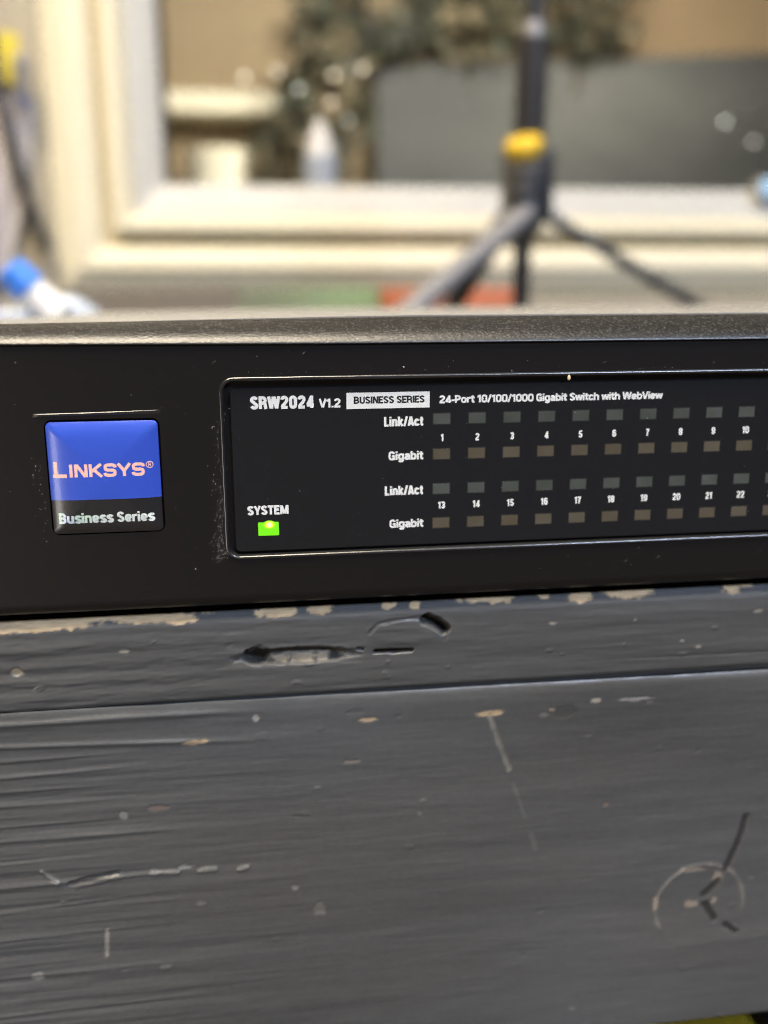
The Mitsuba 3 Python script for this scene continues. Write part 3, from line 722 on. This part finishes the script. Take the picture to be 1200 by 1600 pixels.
# label panel: film, windows, print
YP = 0.30
panel_poly = ringpoly((-3.02, 97.3, 9.95, 34.42), 0.7)
put(SW + "__label_panel", extr(affinity.scale(panel_poly, MM, MM, origin=(0, 0)), YP * MM, 0.0005), "overlay_black", label="flat black label film with white print")
ink_i = [0]


def ink(poly, bsdf="ink_white", lift=0.02, label=None, name="lettering"):
    k = num(SW + "__label_panel__" + name, sum(1 for q in scene if q.startswith(SW + "__label_panel__" + name)))
    put(k, extr(poly, (YP - lift) * MM, lift * MM), bsdf, label=label)


ink(fit_text("SRW2024", -0.2, 9.15, 31.38, 1.82, 0.128), label="bold model number at the top left of the panel")
ink(fit_text("V1.2", 9.85, 13.08, 31.4, 1.3, 0.118), label="version number after the model number")
ink(affinity.scale(shapely.box(13.95, 31.1, 26.5, 33.5), MM, MM, origin=(0, 0)), label="white box behind black capitals", name="title_box")
ink(fit_text("BUSINESS SERIES", 15.03, 25.72, 31.86, 1.04, 0.118), "ink_black", 0.045, label="black capitals in the white box")
ink(fit_text("24-Port 10/100/1000 Gigabit Switch with WebView", 27.97, 63.4, 31.7, 1.14, 0.124, 0.03), label="long white line describing the switch")
ink(fit_text("Link/Act", 19.56, 25.58, 28.38, 1.42), label="white row name beside the top row of windows")
ink(fit_text("Gigabit", 20.23, 25.57, 23.24, 1.3), label="white row name beside the second row of windows")
ink(fit_text("Link/Act", 19.62, 25.59, 17.83, 1.4), label="white row name beside the third row of windows")
ink(fit_text("Gigabit", 20.33, 25.62, 12.7, 1.27), label="white row name beside the lowest row of windows")
ink(fit_text("SYSTEM", -1.18, 4.97, 15.5, 1.36, 0.125), label="white word above the lit green light")
for c in range(12):
    x = 28.38 + 5.464 * c
    for r, z in enumerate((29.36, 23.98, 18.58, 13.22)):
        q = affinity.scale(Polygon(rr(x, z, 1.44, 0.94, 0.12, 3, 1)), MM, MM, origin=(0, 0))
        ink(q, "lens_amber" if r % 2 else "lens_green", 0.03, name="light_window")
    ink(fit_text(str(c + 1), x + 0.08, 0, 25.93, 1.1, 0.112, xs=1.12, centre=True), name="port_number")
    ink(fit_text(str(c + 13), x + 0.08, 0, 15.46, 1.1, 0.112, xs=1.12, centre=True), name="port_number")
# the lit system light
led = Polygon(rr(1.88, 13.29, 1.56, 1.03, 0.12, 3, 4))
m = extr(affinity.scale(led, MM, MM, origin=(0, 0)), (YP - 0.06) * MM, 0.06 * MM)


def glow(key, mesh, rgb, label):
    put(SW + "__label_panel__" + key, mesh, "led_plastic", label=label, emitter={"type": "area", "radiance": {"type": "rgb", "value": list(rgb)}, "sampling_weight": 0.05})


glow("system_light", m, (0.20, 0.90, 0.002), "lit green system light")
for k, (rx, rz, rgb) in enumerate(((1.0, 0.66, (0.30, 1.0, 0.006)), (0.8, 0.58, (0.55, 1.2, 0.02)), (0.6, 0.5, (1.2, 1.6, 0.06)), (0.38, 0.36, (5.0, 4.4, 0.6)))):
    q = affinity.translate(affinity.scale(shapely.Point(0, 0).buffer(1.0, 12), rx, rz), 2.02, 13.92)
    glow(num("light_chip", k), extr(affinity.scale(q, MM, MM, origin=(0, 0)), (YP - 0.062 - 0.004 * (k + 1)) * MM, 0.003 * MM), rgb, None)

# dust specks along the rims
r3 = np.random.default_rng(12)
flecks = []


def fleck(x, z, s, y=-0.02):
    q = trimesh.creation.icosphere(0, 1.0)
    q.vertices *= np.array([s * r3.uniform(0.6, 1.6), s * 0.5, s * r3.uniform(0.6, 1.6)])
    q.apply_transform(trimesh.transformations.rotation_matrix(r3.uniform(0, 6.28), [0, 1, 0]))
    q.apply_translation([x, y, z])
    flecks.append(q)


for k in range(190):
    z = 35 - 26 * r3.beta(2.2, 1.0)
    fleck(-4.75 + r3.normal() * 0.45 - abs(r3.normal()) * 0.6 * (35 - z) / 26, z, r3.uniform(0.018, 0.055))
for k in range(26):
    fleck(-30.6 + r3.normal() * 0.5, r3.uniform(12.5, 26), r3.uniform(0.02, 0.055))
for k in range(30):
    fleck(r3.uniform(-2, 85), 36.35 + abs(r3.normal()) * 0.5, r3.uniform(0.02, 0.05))
for k in range(90):
    fleck(r3.uniform(-36, 92), r3.uniform(5, 40), r3.uniform(0.015, 0.045))
for k in range(16):
    fleck(r3.uniform(0, 80), r3.uniform(10.5, 34), r3.uniform(0.012, 0.03), YP - 0.02)
for x, z, s in ((-32.4, 38.6, 0.11), (22.5, 37.2, 0.12), (6.7, 19.0, 0.05), (-9.2, 7.6, 0.09)):
    fleck(x, z, s)
for k in range(40):
    x = r3.uniform(-34, 90)
    fleck(x, 42.6 + warp(x) * 0.7, r3.uniform(0.02, 0.05), 0.35)
for k in range(34):
    q = trimesh.creation.box(extents=[r3.uniform(0.15, 0.6), 0.01, r3.uniform(0.012, 0.026)])
    q.apply_transform(trimesh.transformations.rotation_matrix(r3.uniform(-0.9, -0.5), [0, 1, 0]))
    near = k < 22
    q.apply_translation([-5.0 - abs(r3.normal()) * 0.9 if near else r3.uniform(-34, 85), -0.008, r3.uniform(8.5, 24) if near else r3.choice([r3.uniform(36.3, 39.5), r3.uniform(4.5, 8)])])
    flecks.append(q)
dm = cat(flecks); dm.apply_scale(MM)
put(SW + "__dust", dm, "dust", kind="stuff")
q = trimesh.creation.icosphere(2, 1.0)
q.vertices *= np.array([0.24, 0.2, 0.46]); q.vertices[:, 0] *= 1 - 0.35 * q.vertices[:, 2] / 0.46
q.apply_translation([47.95, -0.15, 35.3]); q.apply_scale(MM)
put("crumb", q, "crumb_tan", True, label="tiny cream crumb stuck on the upper rim of the label panel", cat="crumb")

# ------------------------------------------------------------------ things on the bench behind the switch
tag("light_stand", "black tripod light stand with a yellow knob in front of the window", "light stand")
LS = "light_stand"
SY = 0.65
ax = lambda z: 0.2315 + (z - 0.06) * 0.012
put(LS + "__upper_tube", tube([[ax(z) + 0.001, SY, z] for z in np.linspace(0.16, 0.253, 6)], 0.0131, 28), "stand_black", 40)
put(LS + "__inner_tube", tube([[ax(z) + 0.002, SY, z] for z in np.linspace(0.2535, 0.62, 6)], 0.0082, 24), "stand_black", 40)
put(LS + "__clamp_ring", lathe((ax(.253) + .001, SY, 0.2532), (ax(.27) + .001, SY, 0.2645), [(0, 0.0100), (0.6, 0.0096), (1, 0.0086)]), "stand_steel", 40)
put(LS + "__centre_tube", tube([[ax(z) - 0.001, SY, z] for z in np.linspace(0.004, 0.14, 5)], 0.0074, 22), "stand_black", 40)
hub = cat([soft_box(ax(.14) - 0.019, ax(.14) + 0.0205, SY - 0.016, SY + 0.016, 0.110, 0.171, 0.006),
           lathe((ax(.1), SY, 0.100), (ax(.1), SY, 0.1105), [(0, 0.010), (1, 0.016)])])
put(LS + "__collar", hub, "stand_black", 35)
kb = []
for a in np.linspace(0, 2 * np.pi, 10, endpoint=False):
    s = trimesh.creation.icosphere(2, 0.0085); s.apply_scale([1, 1, 0.85]); s.apply_translation([0.0125 * math.cos(a), 0.0125 * math.sin(a), 0]); kb.append(s)
import manifold3d as m3
kn = m3.Manifold.batch_hull([m3.Manifold.sphere(0.0052, 12).translate([0.0135 * math.cos(a), 0.0135 * math.sin(a), dz]) for a in np.linspace(0, 6.283, 12, endpoint=False) for dz in (-0.004, 0.004)]).to_mesh()
kn = trimesh.Trimesh(kn.vert_properties[:, :3], kn.tri_verts, process=False)
kn.apply_scale([0.84, 0.84, 0.72])
kn.apply_transform(trimesh.transformations.rotation_matrix(math.radians(22), [1, 0, 0]))
kn.apply_transform(trimesh.transformations.rotation_matrix(math.radians(-16), [0, 1, 0]))
kn.apply_translation([0.2205, SY - 0.032, 0.1655])
put(LS + "__knob", kn, "knob_yellow", 50, label="yellow clamp knob")
put(LS + "__knob_screw", lathe((0.2215, SY - 0.033, 0.155), (0.2235, SY - 0.024, 0.132), [(0, 0.012), (0.35, 0.0115), (0.5, 0.009), (1, 0.0085)]), "stand_steel", 40)
put(LS + "__bolt", lathe((0.229, SY - 0.022, 0.1215), (0.229, SY - 0.016, 0.1215), [(0, 0.0055), (0.7, 0.0065), (1, 0.0065)]), "stand_steel", 40)
LEGS = [((0.2275, SY - 0.020, 0.1175), (0.072, SY - 0.10, 0.004), 0.0088, "stand_grey"), ((0.253, SY, 0.116), (0.452, SY - 0.02, 0.004), 0.0052, "stand_black"), ((0.219, SY + 0.018, 0.112), (0.172, SY + 0.12, 0.004), 0.0095, "stand_black")]
for i, (a, b, r, mt) in enumerate(LEGS):
    k = num(LS + "__leg", i)
    put(k, tube(np.linspace(a, b, 5), r, 18), mt, 40, label="shiny grey leg on the left" if i == 0 else None)
    put(k + "__foot", lathe(np.array(b) + [0, 0, -0.0038], np.array(b) + [0, 0, 0.010], [(0, r * 1.5), (0.5, r * 1.55), (1, r * 1.05)]), "rubber", 40)

put("storage_box", soft_box(-0.176, -0.012, 0.83, 0.88, 0.0, 0.0615, 0.003), "box_dark", 40, label="low brownish grey box under the left of the window", cat="box")
put("storage_box_001", soft_box(-0.0095, 0.1345, 0.83, 0.88, 0.0, 0.0612, 0.003), "box_green", 40, label="low green box between the grey and the orange one", cat="box")
put("storage_box_002", soft_box(0.137, 0.288, 0.83, 0.88, 0.0, 0.0612, 0.003), "box_orange", 40, label="low orange box behind the legs of the light stand", cat="box")

# tilted squeeze bottle at the left, propped on a pale block
SB = "squeeze_bottle"
tag(SB, "white squeeze bottle with a blue cap leaning at the far left behind the switch", "bottle")
A = np.array([-0.1135, 0.345, 0.0640]); D = np.array([0.62, 0.08, -0.70]); D /= np.linalg.norm(D)
put(SB + "__cap", lathe(A, A + D * 0.0135, [(0, 0.0055), (0.12, 0.0078), (0.9, 0.0088), (1, 0.0086)]), "cap_blue", 40)
put(SB + "__neck", lathe(A + D * 0.0137, A + D * 0.031, [(0, 0.0072), (0.3, 0.0078), (1, 0.009)]), "plastic_white", 40)
put(SB + "__body", lathe(A + D * 0.0235 + [0.004, 0.012, 0.002], A + D * 0.066 + [0.004, 0.012, 0.002], [(0, 0.005), (0.12, 0.0085), (0.35, 0.0108), (0.95, 0.0112), (1, 0.010)]), "plastic_pale", 40)
put("foam_block", soft_box(-0.150, -0.104, 0.33, 0.40, 0.0, 0.0445, 0.004), "plastic_pale", 40, label="pale blue grey block under the blue capped bottle", cat="block")

# things hanging on the wall at the far left
put("cable", tube([[-0.262, 0.948, 0.36], [-0.250, 0.946, 0.29], [-0.243, 0.945, 0.23], [-0.236, 0.945, 0.19], [-0.228, 0.947, 0.155], [-0.219, 0.95, 0.122], [-0.214, 0.955, 0.105]], 0.0062, 12), "stand_black", 60,
    label="black cable hanging down the wall at the far left", cat="cable")
uu, vv = np.meshgrid(np.linspace(0, 1, 14), np.linspace(0, 1, 24), indexing="ij")
cl = np.stack([-0.300 + uu * 0.082 - 0.045 * uu * vv ** 1.5, 0.962 - 0.006 * np.sin(uu * 11 + vv * 2), 0.262 - vv * 0.19], -1)
cb = cl[::-1] + np.array([0, 0.003, 0])
put("cloth", cat([grid_mesh(cl), grid_mesh(cb)]), "cloth_grey", True, label="pale grey cloth hanging behind the black cable", cat="cloth")
put("tag", soft_box(-0.262, -0.2265, 0.955, 0.960, 0.272, 0.322, 0.002), "tag_yellow", 40, label="yellow tag hanging on the wall at the top left", cat="tag")
tag("clip", "small steel clip with a blue end below the yellow tag", "clip")
put("clip__body", lathe((-0.2245, 0.948, 0.298), (-0.2255, 0.948, 0.258), [(0, 0.006), (0.15, 0.0085), (0.3, 0.007), (0.85, 0.007), (1, 0.006)]), "stand_steel", 40)
put("clip__end", lathe((-0.2256, 0.948, 0.2575), (-0.2262, 0.948, 0.248), [(0, 0.0055), (0.5, 0.006), (1, 0.004)]), "clip_navy", 40)

# small pale blue light on the window frame at the right
tag("indicator_light", "small pale blue light on the window frame at the right edge", "indicator light")
m = trimesh.creation.icosphere(3, 0.0118); m.apply_scale([1.0, 0.5, 0.92]); m.apply_translation([0.6275, 0.962, 0.1795])
put("indicator_light__lens", m, "led_plastic", True, emitter={"type": "area", "radiance": {"type": "rgb", "value": [0.40, 0.66, 1.0]}, "sampling_weight": 0.02})
put("indicator_light__base", soft_box(0.620, 0.69, 0.9655, 0.990, 0.168, 0.191, 0.003), "upvc_white", 40)
